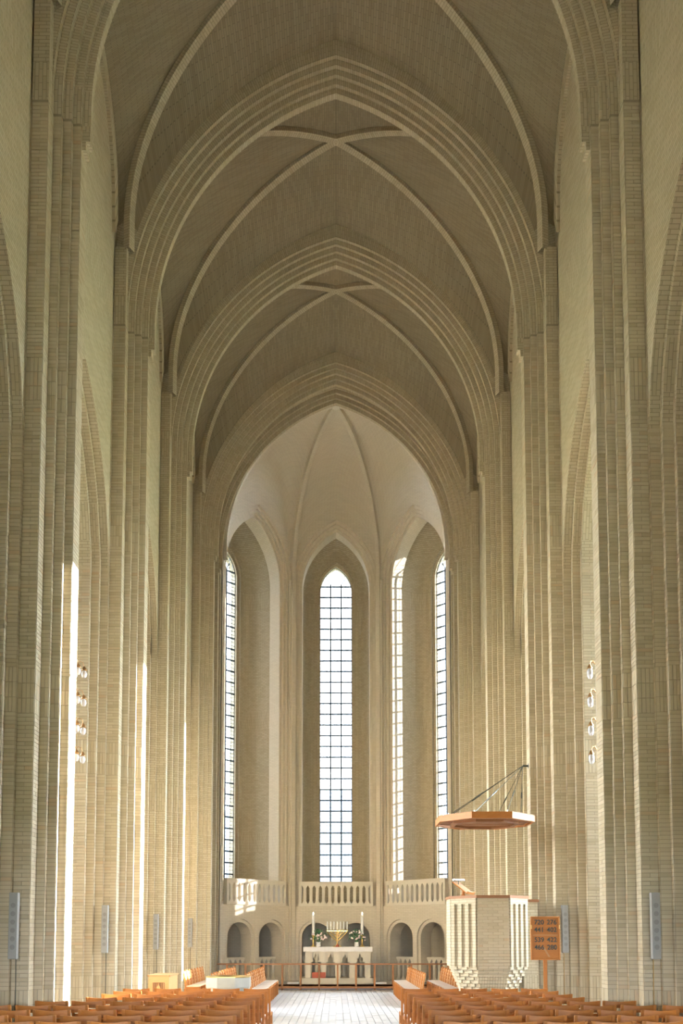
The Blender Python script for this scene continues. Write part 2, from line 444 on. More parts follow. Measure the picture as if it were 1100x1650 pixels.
# ------------------------------------------------------------------ nave walls with arcades, bay by bay
ARZ0, ARAP = 9.6, 13.2
def zform(s): return 17.6+2.9*garc(1-s)
def nave_bay(side, ya, yb, parent):
    ym = (ya+yb)/2; mb = MB()
    a1 = (yb-ya)/2-.68; c = arch_c(a1, ARAP-ARZ0)
    n = 14
    # wall plane between the arcade arch and the vault
    rows = []; hw = (yb-ya)/2-.62
    arc = parch(a1, ARZ0, c, n)
    cols = [(-hw, ARZ0)]+arc+[(hw, ARZ0)]
    m = 10
    prev = None
    for (u, z) in cols:
        s = 1-min(1, abs(u)/hw); zt = zform(s)+.15
        rows.append([(side*XW, ym+u, z+(zt-z)*k/m) for k in range(m+1)])
    uv = [[(p[1], p[2]) for p in r_] for r_ in rows]
    mb.grid(rows, uv, flip=side < 0)
    # recessed orders: soffit strip then ring, three times; the last soffit runs through the wall
    layers = [(0.0, XW, 5.09), (-.10, 5.09, 5.26), (-.20, 5.26, 5.98), (-.10, 5.98, 6.15), (0, 6.15, 6.15)]
    for j, (dr, x0, x1) in enumerate(layers):
        A = parch(a1, ARZ0, c, n, dr)
        if x1 > x0:
            ln = 0; u_ = []
            for k in range(len(A)):
                if k: ln += math.hypot(A[k][0]-A[k-1][0], A[k][1]-A[k-1][1])
                u_.append(ln)
            mb.grid([[(side*x0, ym+q[0], q[1]) for q in A], [(side*x1, ym+q[0], q[1]) for q in A]],
                    [[(x0, t) for t in u_], [(x1, t) for t in u_]], flip=side > 0)
        if j < len(layers)-1:
            B = parch(a1, ARZ0, c, n, layers[j+1][0]); ln = 0; u_ = []
            for k in range(len(A)):
                if k: ln += math.hypot(A[k][0]-A[k-1][0], A[k][1]-A[k-1][1])
                u_.append(ln)
            mb.grid([[(side*x1, ym+q[0], q[1]) for q in A], [(side*x1, ym+q[0], q[1]) for q in B]], [[(0, t) for t in u_], [(.1, t) for t in u_]])
    # aisle side
    rows = [[(side*6.15, ym+u, z), (side*6.15, ym+u, 24.2)] for u, z in cols]
    mb.grid(rows)
    mb.build('arcade_bay', 'brick', parent)
    # formeret: narrow wall rib following the vault against the wall
    mb = MB(); P = []
    for k in range(-16, 17):
        s = 1-abs(k)/16; P.append((k/16*hw, zform(s)))
    rw = [[], [], []]
    for k, (u, z) in enumerate(P):
        d = 0.24
        zz = max(16.9, z-d*1.1)
        uu = u*(1-d/hw*abs(u)/hw)
        rw[0].append((side*(XW+.01), ym+uu, zz)); rw[1].append((side*(XW-.07), ym+uu, zz)); rw[2].append((side*(XW-.07), ym+u, z+.2))
    mb.grid(rw, [[(0, q*.2) for q in range(33)], [(.08, q*.2) for q in range(33)], [(.3, q*.2) for q in range(33)]])
    mb.build('wall_rib', 'brick', parent)

BAYS = [(PY[i], PY[i+1]) for i in range(5)]
for side, par in ((-1, wl), (1, wr)):
    for ya, yb in [(PY[0]-5.35, PY[0])]+BAYS: nave_bay(side, ya, yb, par)

# ------------------------------------------------------------------ vaults
ZX = 22.88; RZ0 = 17.9; RX = 4.66
def rib_pt(s, yr, ym): return Vector((RX*(1-s), yr+(ym-yr)*s, RZ0+(ZX-RZ0)*garc(1-s)))
def extr(x, s):
    e = 0.10+0.27*s
    R = AS+AC+.54+e
    return AZ0+math.sqrt(max(0.01, R*R-(abs(x)+AC)**2))
def vault_bay(ya, yb, first=False):
    ym = (ya+yb)/2; n = 22
    ss = [1-math.cos(math.pi/2*k/n) for k in range(n+1)]
    mb = MB()
    for ypier, sg in ((ya, 1), (yb, -1)):
        yr = ypier+sg*.52; yq = ypier+sg*.43
        for sx in (-1, 1):
            rows = []; uvs = []; al = 0; last = None
            for s in ss:
                p = rib_pt(s, yr, ym); xq = 4.45*(1-s); q = Vector((xq, yq, extr(xq, s)))
                if last is not None: al += (p-last).length
                last = p; row = []; u = []
                for k in range(9):
                    t = k/8; v = q.lerp(p, t); v.z += 0.10*math.sin(math.pi*t)*min(1, s*3)*(1-s*.5)
                    row.append((sx*v.x, v.y, v.z)); u.append((v.y, al))
                rows.append(row); uvs.append(u)
            mb.grid(rows, uvs)
            rows = []; uvs = []; last = None; al = 0
            for s in ss:
                p = rib_pt(s, yr, ym); wpt = Vector((XW+.02, p.y, zform(s)+.12))
                if last is not None: al += (p-last).length
                last = p; row = []; u = []
                for k in range(9):
                    t = k/8; v = wpt.lerp(p, t); v.z += 0.12*math.sin(math.pi*t)*s
                    row.append((sx*v.x, v.y, v.z)); u.append((v.x, al))
                rows.append(row); uvs.append(u)
            mb.grid(rows, uvs)
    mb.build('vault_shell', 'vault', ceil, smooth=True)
    for ypier, sg in ((ya, 1), (yb, -1)):
        yr = ypier+sg*.52
        for sx in (-1, 1):
            mb = MB(); P = [Vector((RX, yr, 17.15)), Vector((RX, yr, 17.5))]+[rib_pt(s, yr, ym)+Vector((0, 0, -.02)) for s in ss]
            rows = []; uv = []; al = 0
            dirp = Vector((-RX, ym-yr, 0)).normalized(); sidev = Vector((-dirp.y, dirp.x, 0))
            for k, p in enumerate(P):
                t = (P[min(k+1, len(P)-1)]-P[max(0, k-1)]).normalized()
                nrm = t.cross(sidev).normalized()
                if nrm.z > 0 or (abs(nrm.z) < .05 and nrm.dot(dirp) < 0): nrm = -nrm
                if k: al += (p-P[k-1]).length
                hwid = .09
                row = [p+sidev*hwid-nrm*.05, p+sidev*hwid+nrm*.12, p-sidev*hwid+nrm*.12, p-sidev*hwid-nrm*.05]
                rows.append([(sx*v.x, v.y, v.z) for v in row]); uv.append([(0, al), (.17, al), (.35, al), (.52, al)])
            mb.grid(rows, uv); mb.build('vault_rib', 'brick', ceil)
for ya, yb in [(PY[0]-5.35, PY[0])]+BAYS: vault_bay(ya, yb)
mb = MB()
for k in range(24):
    pass
mb.bx(-6.2, 6.2, -9, 32.6, 23.6, 23.9); mb.build('roof', 'slab', ceil)
mb = MB()     # strip of vault between the last two arches
mb.bx(-4.9, 4.9, PY[5]+.40, APY-.40, 21.9, 22.4)
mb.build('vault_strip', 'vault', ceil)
mb = MB()
for sx in (-1, 1): mb.bx(sx*4.7, sx*5.2, PY[5]+.3, APY-.3, -.02, 22.0)
mb.build('wall_strip', 'brick', ceil)
mb = MB()
P = [(x, z) for x, z in parch(AS+.6, AZ0, AC+.05, 20)]
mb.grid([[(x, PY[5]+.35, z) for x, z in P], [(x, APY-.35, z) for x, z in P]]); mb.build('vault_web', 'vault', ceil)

# ------------------------------------------------------------------ apse
ZF = 0.15                  # raised chancel floor
FAC = {'centre': (Vector((0, 35.4, 0)), Vector((1, 0, 0)), Vector((0, 1, 0))),
       'left': (Vector((-3.005, 34.15, 0)), Vector((R2, R2, 0)), Vector((-R2, R2, 0))),
       'right': (Vector((3.005, 34.15, 0)), Vector((R2, -R2, 0)), Vector((R2, R2, 0)))}
HF = 1.762; ZB = 3.06
FA, FZ0, FAP = 1.36, 16.0, 18.35; FC = arch_c(FA, FAP-FZ0)
def zwallarch(t): return 16.5+2.85*garc(abs(t), .3)
NW = 16
def facet(key, winbot):
    O, T, Nn = FAC[key]
    W = lambda u, w_, z: O+T*u+Nn*w_+Vector((0, 0, z))
    mb = MB()
    # upper screen wall: stepped orders round the tall opening
    lay = [(.345, 0.0), (.23, .10), (.115, .20), (0.0, .30)]
    def outline(dr, zb, n=NW):
        return [(-(FA+dr), zb)]+parch(FA, FZ0, FC, n, dr)+[(FA+dr, zb)]
    ol = [outline(dr, ZB) for dr, _ in lay]
    full = []
    for (u, z) in ol[0]:
        zt = zwallarch(u/HF) if abs(u) < HF else 16.5
        full.append((u, z, zt+.08))
    m = 6
    mb.grid([[W(u, 0, z+(zt-z)*k/m) for k in range(m+1)] for u, z, zt in full], [[(u, z+(zt-z)*k/m) for k in range(m+1)] for u, z, zt in full], flip=True)
    for sg in (-1, 1): mb.face([W(sg*HF, 0, ZB), W(sg*(FA+.345), 0, ZB), W(sg*(FA+.345), 0, 16.6), W(sg*HF, 0, 16.6)])
    def arclen(A):
        t = 0; out = [0]
        for k in range(1, len(A)): t += math.hypot(A[k][0]-A[k-1][0], A[k][1]-A[k-1][1]); out.append(t)
        return out
    for j in range(4):
        w0 = lay[j][1]; w1 = lay[j+1][1] if j < 3 else .90
        A = ol[j]; al = arclen(A)
        mb.grid([[W(u, w0, z) for u, z in A], [W(u, w1, z) for u, z in A]], [[(w0, t) for t in al], [(w1, t) for t in al]])
        if j < 3:
            B = ol[j+1]
            mb.grid([[W(u, w1, z) for u, z in A], [W(u, w1, z) for u, z in B]], [[(0, t) for t in al], [(.115, t) for t in al]])
    mb.build('niche_arch', 'apsebrick_lit', wap)
    # rounded niche behind the screen
    mb = MB(); rows = []; uvs = []
    for k in range(9):
        ph = math.pi/2*k/8
        hw = 0.95+0.60*math.cos(ph); w_ = .90+1.20*math.sin(ph)
        ap = 18.2+.75*math.cos(ph); zs = 16.3
        A = [(-hw, ZB)]+parch(hw, zs, max(0.05, arch_c(hw, ap-zs)), NW)+[(hw, ZB)]
        rows.append([W(u, w_, z) for u, z in A]); al = arclen(A); uvs.append([(hw*-1.5+w_, t) for t in al])
    uvs = [[(q[0], p[2]) for q, p in zip(a_, b__)] for a_, b__ in zip(uvs, rows)]
    mb.grid(rows, uvs)
    # ring closing the gap between the screen's back and the niche
    A = outline(0, ZB); hw = 1.55; B = [(-hw, ZB)]+parch(hw, 16.3, arch_c(hw, 18.95-16.3), NW)+[(hw, ZB)]
    mb.grid([[W(u, .9, z) for u, z in A], [W(u, .9, z) for u, z in B]])
    # back wall round the window, rebate and reveal
    WA = .68; WZ0 = 16.6; WAP = 17.7; wc = arch_c(WA, WAP-WZ0)
    hw = .95; A = [(-hw, ZB)]+parch(hw, 16.3, arch_c(hw, 18.2-16.3), NW)+[(hw, ZB)]
    B = [(-WA-.12, winbot-.1)]+parch(WA, WZ0, wc, NW, .12)+[(WA+.12, winbot-.1)]
    C = [(-WA, winbot)]+parch(WA, WZ0, wc, NW)+[(WA, winbot)]
    mb.grid([[W(u, 2.1, z) for u, z in A], [W(u, 2.1, z) for u, z in B]], [[(u, z) for u, z in A], [(u, z) for u, z in B]])
    mb.face([W(-hw, 2.1, ZB), W(hw, 2.1, ZB), W(WA+.12, 2.1, winbot-.1), W(-WA-.12, 2.1, winbot-.1)])
    for (P, w0, Q, w1) in ((B, 2.1, B, 2.2), (B, 2.2, C, 2.2), (C, 2.2, C, 2.6)):
        mb.grid([[W(u, w0, z) for u, z in P+[P[0]]], [W(u, w1, z) for u, z in Q+[Q[0]]]])
    ow = 2.86 if key == 'centre' else 3.4
    D = [(-ow, 0)]+[(-ow, 20)]*1+[(-ow+2*ow*k/(2*NW-2), 24.5) for k in range(2*NW-1)]+[(ow, 20)]+[(ow, 0)]
    D = D[:len(C)] if len(D) > len(C) else D
    mb.grid([[W(u, 2.6, z) for u, z in C], [W(u, 2.6, z) for u, z in D]])
    mb.face([W(-ow, 2.6, 0), W(ow, 2.6, 0), W(WA, 2.6, winbot), W(-WA, 2.6, winbot)])
    mb.build('niche', 'brick', wap)
    # ---- lower storey: two round arches
    mb = MB(); r1, r0, uc, zs = .57, .69, .77, 1.84
    def arcs(r, zb):
        out = []
        for c_ in (-uc, uc):
            A = [(c_-r, zb)]+[(c_-r*math.cos(math.pi*k/14), zs+r*math.sin(math.pi*k/14)) for k in range(15)]+[(c_+r, zb)]
            out.append(A)
        return out
    for r, w0, w1 in ((r0, 0.0, .08), (r1, .08, .70)):
        aa = arcs(r, ZF)
        us = [-HF, -uc-r, -uc+r, uc-r, uc+r, HF]
        for q in (0, 2, 4): mb.face([W(us[q], w0, ZF), W(us[q+1], w0, ZF), W(us[q+1], w0, ZB), W(us[q], w0, ZB)])
        for A in aa:
            arc = A[1:-1]
            mb.grid([[W(u, w0, z), W(u, w0, ZB)] for u, z in arc], [[(u, z), (u, ZB)] for u, z in arc], flip=True)
            al = arclen(A)
            mb.grid([[W(u, w0, z) for u, z in A], [W(u, w1, z) for u, z in A]], [[(w0, t) for t in al], [(w1, t) for t in al]])
    # dim space behind, floor of the balcony
    mb.face([W(-HF, 2.4, ZF), W(HF, 2.4, ZF), W(HF, 2.4, ZB), W(-HF, 2.4, ZB)])
    for sg in (-1, 1): mb.face([W(sg*HF, .7, ZF), W(sg*HF, 2.4, ZF), W(sg*HF, 2.4, ZB), W(sg*HF, .7, ZB)])
    mb.face([W(-HF-.3, 0, ZB), W(HF+.3, 0, ZB), W(HF+.3, 2.45, ZB), W(-HF-.3, 2.45, ZB)])
    mb.build('lower_arcade', 'apsebrick_lit', wap)
    # ---- balustrades
    def baluster_mesh(h, wd, dp):
        q = MB()
        def st(z0, z1, ww): q.box((0, 0, (z0+z1)/2), (ww, dp, z1-z0))
        st(0, .035, wd+.085); st(.035, .075, wd+.045); st(.075, h-.075, wd); st(h-.075, h-.035, wd+.045); st(h-.035, h, wd+.085)
        o = q.build('baluster', 'stone'); me = o.data; bpy.data.objects.remove(o); return me
    lab = {'centre': 'pale pierced balcony balustrade below the middle window', 'left': 'pale pierced balcony balustrade in the left apse bay, sunlit patch on it',
           'right': 'pale pierced balcony balustrade in the right apse bay behind the pulpit'}[key]
    root = empty('balustrade', W(0, .06, ZB), math.atan2(T.y, T.x)); tag(root, lab, 'balustrade', 'apse balcony balustrades')
    hu = 1.46
    q = MB(); q.bx(-hu, hu, -.10, .10, 0, .11); q.build('bottom_rail', 'stone', root)
    q = MB(); q.bx(-hu, hu, -.10, .10, .81, .97); q.build('top_rail', 'stone', root)
    for sg in (-1, 1): q = MB(); q.bx(sg*hu, sg*(hu-.10), -.095, .095, .11, .81); q.build('end_post', 'stone', root)
    me = baluster_mesh(.70, .115, .16)
    for k in range(11):
        o = bpy.data.objects.new('baluster', me); COL.objects.link(o); o.parent = root; o.location = (-1.225+k*.245, 0, .11)
    me = baluster_mesh(.77, .10, .12)
    for j, c_ in enumerate((-uc, uc)):
        rt = empty('low_balustrade', W(c_, .5, ZF), math.atan2(T.y, T.x))
        tag(rt, f'low pierced stone balustrade inside the {("left", "right")[j]} lower arch of the {key} apse bay', 'balustrade', 'low arcade balustrades')
        q = MB(); q.bx(-.565, .565, -.07, .07, .85, .94); q.build('top_rail', 'stone', rt)
        q = MB(); q.bx(-.565, .565, -.07, .07, 0, .08); q.build('bottom_rail', 'stone', rt)
        for k in range(5):
            o = bpy.data.objects.new('baluster', me); COL.objects.link(o); o.parent = rt; o.location = (-.46+k*.23, 0, .08)
    # ---- window
    num = {'left': 1, 'centre': 2, 'right': 3}[key]
    wn = tag(empty(f'window_{num}', W(0, 2.32, 0), math.atan2(T.y, T.x)), kind='structure')
    def ztop(u): 
        x = abs(u); R = WA+wc
        return WZ0+math.sqrt(max(0, R*R-(x+wc)**2))
    pitch = .462; z = 16.85; zrows = []
    while z > winbot: zrows.append(z); z -= pitch
    mu = .066
    q = MB()
    vx = [-WA/3, WA/3]
    for x in vx: q.bx(x-mu/2, x+mu/2, -.025, .025, winbot, 16.95)
    for sg in (-1, 1):
        p0 = Vector((sg*WA/3, 0, 16.95)); p1 = Vector((sg*(WA/3+.15), 0, 17.18)); q.tube([p0, p1], .022, 6)
    q.build('mullion', 'lead', wn)
    for zz in zrows: q = MB(); q.bx(-WA, WA, -.02, .02, zz-.03, zz+.03); q.build('glazing_bar', 'lead', wn)
    q = MB(); C2 = [(-WA, winbot)]+parch(WA, WZ0, wc, NW)+[(WA, winbot)]
    q.grid([[(u, -.02, z) for u, z in C2+[C2[0]]], [(u*.965, -.02, z-.02 if z > winbot+.1 else z+.03) for u, z in C2+[C2[0]]]])
    q.build('window_frame', 'lead', wn)
    q = MB()
    zb = zrows+[winbot]
    for i in range(3):
        for t in (1/3, 2/3):
            x = -WA+2*WA*(i+t)/3; q.bx(x-.0055, x+.0055, -.008, .008, winbot, min(ztop(x), 17.6))
    for k in range(len(zb)-1):
        for t in (1/3, 2/3):
            zz = zb[k]+(zb[k+1]-zb[k])*t; q.bx(-WA, WA, -.008, .008, zz-.0055, zz+.0055)
    for zz in (17.0, 17.15, 17.3): 
        q.bx(-WA*.6, WA*.6, -.008, .008, zz-.0055, zz+.0055)
    tag(q.build('lead_cames', 'thinlead', wn), kind='stuff')
    pc = {}
    for i in range(3):
        for k in range(len(zb)-1):
            h = zb[k]-zb[k+1]; kk = round(h, 3)
            if kk not in pc:
                q = MB(); q.face([(-WA/3, 0, -h/2), (WA/3, 0, -h/2), (WA/3, 0, h/2), (-WA/3, 0, h/2)]); o = q.build('pane', 'glass'); pc[kk] = o.data; bpy.data.objects.remove(o)
            o = bpy.data.objects.new('pane', pc[kk]); COL.objects.link(o); o.parent = wn; o.location = (-WA+2*WA*(i+.5)/3, 0, (zb[k]+zb[k+1])/2)
        xs = [-WA+2*WA*(i+t/6)/3 for t in range(7)]
        q = MB(); q.grid([[(x, 0, 16.85) for x in xs], [(x, 0, ztop(x)) for x in xs]]); q.build('pane', 'glass', wn)
    portal('daylight_portal_'+key, W(0, 2.5, (winbot+17.6)/2), 1.36, 17.6-winbot, -Nn)
for k_, wb in (('centre', 4.1), ('left', 4.1), ('right', 4.1)): facet(k_, wb)

# corner shafts and ribs of the apse vault
BOSS = Vector((0, 32.25, 21.75))
def arib(cx, cyy):
    st = Vector((cx, cyy, 0))
    def f(s): return Vector((cx*(1-s), cyy+(BOSS.y-cyy)*s, 16.4+(BOSS.z-16.4)*garc(1-s)))
    return f
CORN = [(-4.25, 32.905), (-1.76, 35.4), (1.76, 35.4), (4.25, 32.905)]
nn = 20; ss = [1-math.cos(math.pi/2*k/nn) for k in range(nn+1)]
for i, (cx, cyy) in enumerate(CORN):
    f = arib(cx, cyy); dirp = Vector((-cx, BOSS.y-cyy, 0)).normalized(); sv = Vector((-dirp.y, dirp.x, 0))
    if i in (1, 2):
        q = MB(); c0 = Vector((cx, cyy, 0))
        for wd, dp in ((.13, .10), (.075, .17)):
            p = [c0-sv*wd-dirp*.05, c0-sv*wd+dirp*dp, c0+sv*wd+dirp*dp, c0+sv*wd-dirp*.05]
            q.prism([(v.x, v.y) for v in p][::-1], ZF-.02, 16.5 if wd < .1 else 16.2)
        q.build('corner_shaft', 'apsebrick_lit', wap)
    q = MB(); rows = []; P = [Vector((cx, cyy, 16.0))]+[f(s) for s in ss]; al = 0; uv = []
    for k, p in enumerate(P):
        t = (P[min(k+1, nn+1)]-P[max(0, k-1)]).normalized(); nrm = t.cross(sv).normalized()
        if nrm.z > 0 or (abs(nrm.z) < .05 and nrm.dot(dirp) < 0): nrm = -nrm
        if k: al += (p-P[k-1]).length
        h = .075
        rows.append([p+sv*h-nrm*.05, p+sv*h+nrm*.17, p-sv*h+nrm*.17, p-sv*h-nrm*.05]); uv.append([(0, al), (.2, al), (.35, al), (.55, al)])
    q.grid(rows, uv); q.build('apse_rib', 'apsebrick_lit', ceil)
mbv = MB()
for i in range(3):
    fa, fb = arib(*CORN[i]), arib(*CORN[i+1]); rows = []; uvs = []; al = 0
    for k, s in enumerate(ss):
        A, B = fa(s), fb(s); row = []; u = []
        if k: al += (A-fa(ss[k-1])).length
        for j in range(17):
            t = j/16; p = A.lerp(B, t); tt = 2*t-1
            p.z = 16.4+(A.z-16.4)+(zwallarch(tt)-16.5)*(1-s)**2.0*(1-.12*s)
            p.z = min(p.z, 22.0+.0*s)
            row.append(p); u.append(((A-B).length*t, al))
        rows.append(row); uvs.append(u)
    mbv.grid(rows, uvs)
mbv.build('apse_vault', 'apsevault_lit', ceil, smooth=True)
q = MB(); q.lathe([(0.0, -.12), (.14, -.10), (.17, 0.0), (.12, .12)], BOSS-Vector((0, -.03, .12)), 12); q.build('vault_boss', 'stone', ceil)
# closing pieces round the apse (outside, keep daylight out)
q = MB(); q.bx(-8, 8, 32.0, 40, 24.2, 24.5); q.build('apse_roof', 'slab', ceil)
q = MB()
for sx in (-1, 1):
    q.bx(sx*4.25, sx*11, 32.38, 32.6, -.02, 24.5)
    q.bx(sx*6.6, sx*6.9, 32.5, 33.8, -.02, 24.5)
q.bx(-4.6, 4.6, 32.3, 32.55, 22.1, 24.5)
q.build('apse_return', 'brick', wap)

# ------------------------------------------------------------------ aisles (outside the view, they carry the daylight)
XA = 10.3
for side, par in ((-1, wl), (1, wr)):
    mb = MB()
    bays = [(PY[0]-5.35, PY[0])]+BAYS
    ys = []
    for ya, yb in bays:
        ym = (ya+yb)/2
        if ya < 14: continue        # windows left out here to keep light off camera-facing sides
        ys.append((ym+(.50 if side > 0 else 1.0), ym+2.25))  # window spans shaped so their light misses the camera-facing sides
    z0w, z1w = 4.05, 11.3
    edge = -9.0
    for a_, c_ in ys+[(33, 33)]:
        mb.bx(side*XA, side*(XA+.35), edge, a_, -.02, 14.5); edge = c_
    for a_, c_ in ys:
        mb.bx(side*XA, side*(XA+.35), a_, c_, -.02, z0w); mb.bx(side*XA, side*(XA+.35), a_, c_, z1w, 14.5)
    mb.build('aisle_wall', 'brick', par)
    mb = MB()          # unseen piers added to block slanting light from neighbouring bays
    for yc in PY: mb.bx(side*(XA-2.0), side*XA, yc-.45, yc+.45, -.02, 14.4)
    mb.build('aisle_light_block', 'brick', par)
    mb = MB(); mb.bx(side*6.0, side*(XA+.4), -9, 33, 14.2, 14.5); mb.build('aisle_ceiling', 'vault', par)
    for k, (a_, c_) in enumerate(ys):
        q = MB(); 
        for zz in [z0w+.6*j for j in range(1, 14)]:
            if zz < z1w: q.bx(side*(XA+.16), side*(XA+.19), a_, c_, zz-.015, zz+.015)
        q.bx(side*(XA+.16), side*(XA+.19), (a_+c_)/2-.015, (a_+c_)/2+.015, z0w, z1w)
        q.build('aisle_window_bars', 'lead', par)
    for ya, yb in bays[3:]: portal(f'aisle_portal', (side*(XA+.25), (ya+yb)/2+1.355, (z0w+z1w)/2), 1.79, z1w-z0w, (-side, 0, 0))
wb = struct('wall_back')
mb = MB()
mb.bx(-11, -2.0, -9.3, -9, -.02, 24); mb.bx(2.0, 11, -9.3, -9, -.02, 24); mb.bx(-2.0, 2.0, -9.3, -9, -.02, 1.0); mb.bx(-2.0, 2.0, -9.3, -9, 3.4, 24)  # low unseen opening added as front fill for piers and chairs
mb.build('west_wall', 'brick', wb)
portal('west_portal', (0, -9.1, 2.2), 4.0, 2.4, (0, 1, 0))
for side, par in ((-1, wl), (1, wr)):
    mb = MB(); mb.bx(side*4.92, side*6.15, -9, PY[0]-5.35-.5, -.02, 24); mb.build('west_pier', 'brick', par)
mb = MB(); mb.bx(-6, 6, -9, PY[0]-5.35, 22.3, 22.6); mb.build('west_vault', 'vault', ceil)
# outside: ground and the pale house seen through the lower panes
g = MB(); g.bx(-200, 200, -200, 300, -.8, -.35); tag(g.build('ground', 'grass'), kind='structure')
h_ = empty('house', (-5, 66, -.35)); tag(h_, 'pale grey-blue house front seen through the lower panes of the apse windows', 'building')
q = MB(); q.bx(-14, 9.5, 0, 10, 0, 11.6); q.build('wall', 'plaster', h_)
q = MB(); q.bx(3, 7, 1, 6, 11.6, 13.2); q.build('dormer', 'plaster', h_)
q = MB()
for x in (-12, -8.5, -5, -1.5): q.bx(x, x+1.2, -.05, .05, 5, 7)
q.build('window', 'lead', h_)

# ================================================================== furnishings
# ------------------------------------------------------------------ chairs
def slat(wd, z0, z1, yb, bow, dip, th=.018, n=8):
    mb = MB(); f = []; bk = []
    for k in range(n+1):
        t = 2*k/n-1; x = t*wd/2; y = yb-bow*(1-t*t); zt = z1-dip*(1-t*t)
        f.append(((x, y, z0), (x, y, zt))); bk.append(((x, y-th, z0), (x, y-th, zt)))
    rows = [[(a[0], a[1], b__[1], b__[0], a[0])[j] for j in range(5)] for a, b__ in zip(f, bk)]
    mb.grid(rows); mb.face(rows[0][:4]); mb.face(rows[-1][:4][::-1])
    return mb
def make_chair(kind):
    root = empty('church_chair' if kind == 'nave' else 'choir_chair')
    for sx in (-1, 1):
        q = MB(); ps = [(0, -.205), (.44, -.20), (.66, -.225), (.905, -.275)]
        rows = []
        for z, y in ps:
            h = .0175; rows.append([(sx*.228-h, y-h, z), (sx*.228+h, y-h, z), (sx*.228+h, y+h, z), (sx*.228-h, y+h, z), (sx*.228-h, y-h, z)])
        q.grid(rows); q.face(rows[-1][:4]); q.build('leg', 'oak', root)
        q = MB(); q.bx(sx*.228-.018, sx*.228+.018, .182, .218, 0, .445); q.build('leg', 'oak', root)
        q = MB(); q.bx(sx*.228-.01, sx*.228+.01, -.19, .19, .20, .225); q.build('stretcher', 'oak', root)
    q = MB(); q.bx(-.215, .215, .19, .21, .385, .44); q.bx(-.215, .215, -.21, -.19, .385, .44)
    for sx in (-1, 1): q.bx(sx*.218, sx*.238, -.19, .19, .385, .44)
    q.build('seat_frame', 'oak', root)
    q = MB(); q.bx(-.225, .225, -.19, .205, .435, .462); q.build('seat', 'seat', root)
    if kind == 'nave':
        slat(.44, .800, .905, -.255, .03, .014).build('top_slat', 'oak', root)
        slat(.44, .655, .715, -.215, .03, .0).build('back_slat', 'oak', root)
        q = MB(); q.bx(-.20, .20, -.33, -.315, .42, .60); q.bx(-.20, .20, -.33, -.23, .42, .435); q.build('book_rack', 'oak', root)
    else:
        for z, y in ((.825, -.255), (.735, -.238), (.645, -.222), (.555, -.208)): slat(.44, z-.03, z+.035, y, .025, .0).build('back_slat', 'oakpale', root)
        for x in (-.11, 0, .11):
            q = MB(); q.tube([(x, -.20, .46), (x, -.235, .66), (x, -.285, .87)], .011, 6); q.build('back_spindle', 'oakpale', root)
    return root
ONE = ['first', 'second', 'third', 'fourth', 'fifth', 'sixth', 'seventh', 'eighth', 'ninth', 'tenth', 'eleventh', 'twelfth']
ROW = [10.2+.815*k for k in range(9)]
proto = make_chair('nave'); used = False
for side in (-1, 1):
    for k, y in enumerate(ROW):
        edge = 541/1450*y+.35 if side < 0 else 559/1450*y+.35
        lim = min(edge, 5.6) if k < 4 else (5.35 if k == 4 else 4.15)
        if k == 4: lim = 4.4
        c = 0
        while 1.2+c*.556+.5 < lim+.25:
            x = side*(1.2+c*.556+.25)
            if k >= 5 and abs(x)+.25 > 4.2: break
            o = proto if not used else copy_tree(proto); used = True
            o.location = (x+random.uniform(-.025, .025)*(c > 0), y+random.uniform(-.03, .03)+.28, 0); o.rotation_euler = (0, 0, random.uniform(-.03, .03))
            sd = 'left' if side < 0 else 'right'
            tag(o, f'oak chair, {sd} block, {ONE[8-k]} row from the altar, {ONE[c]} seat from the aisle', 'chair', 'oak chairs facing the altar')
            c += 1
cproto = make_chair('choir'); used = False
CH = [(1, 2.08, 'inner', 10), (1, 3.15, 'outer', 10), (-1, 2.08, 'inner', 10), (-1, 3.0, 'middle', 10), (-1, 4.05, 'wall-side', 7)]
for side, x, rown, n in CH:
    for k in range(n):
        o = cproto if not used else copy_tree(cproto); used = True
        y = 29.0-k*.555 if n == 10 else 29.0-k*.53
        if rown == 'wall-side' and not (25.9 < y < 29.8): pass
        o.location = (side*x, y, 0); o.rotation_euler = (0, 0, side*math.pi/2+random.uniform(-.03, .03))
        tag(o, f'slatted choir chair facing the aisle, {"right" if side > 0 else "left"} {rown} row, {ONE[k]} from the altar rail', 'chair', 'choir chairs in front of the rail')

# ------------------------------------------------------------------ altar rail
rail = empty('altar_rail', (0, 31.9, 0)); tag(rail, 'long low oak communion rail with kneeling board across the chancel', 'railing')
q = MB(); q.bx(-4.2, 4.05, -.05, .07, .875, .925); q.build('top_rail', 'oakdark', rail)
q = MB(); q.bx(-4.2, 4.05, -.17, .05, .13, .19); q.bx(-4.2, 4.05, -.17, -.15, .06, .19); q.build('kneeling_board', 'oakdark', rail)
for k in range(13):
    x = -3.84+k*.65
    q = MB(); h = .03
    pr = [(-.19, 0), (.16, 0), (.16, .12), (.06, .875), (-.04, .875), (-.10, .45), (-.19, .13)]
    q.face([(x-h, y, z) for y, z in pr]); q.face([(x+h, y, z) for y, z in pr][::-1])
    q.grid([[(x-h, y, z) for y, z in pr+pr[:1]], [(x+h, y, z) for y, z in pr+pr[:1]]])
    q.build('post', 'oakdark', rail)

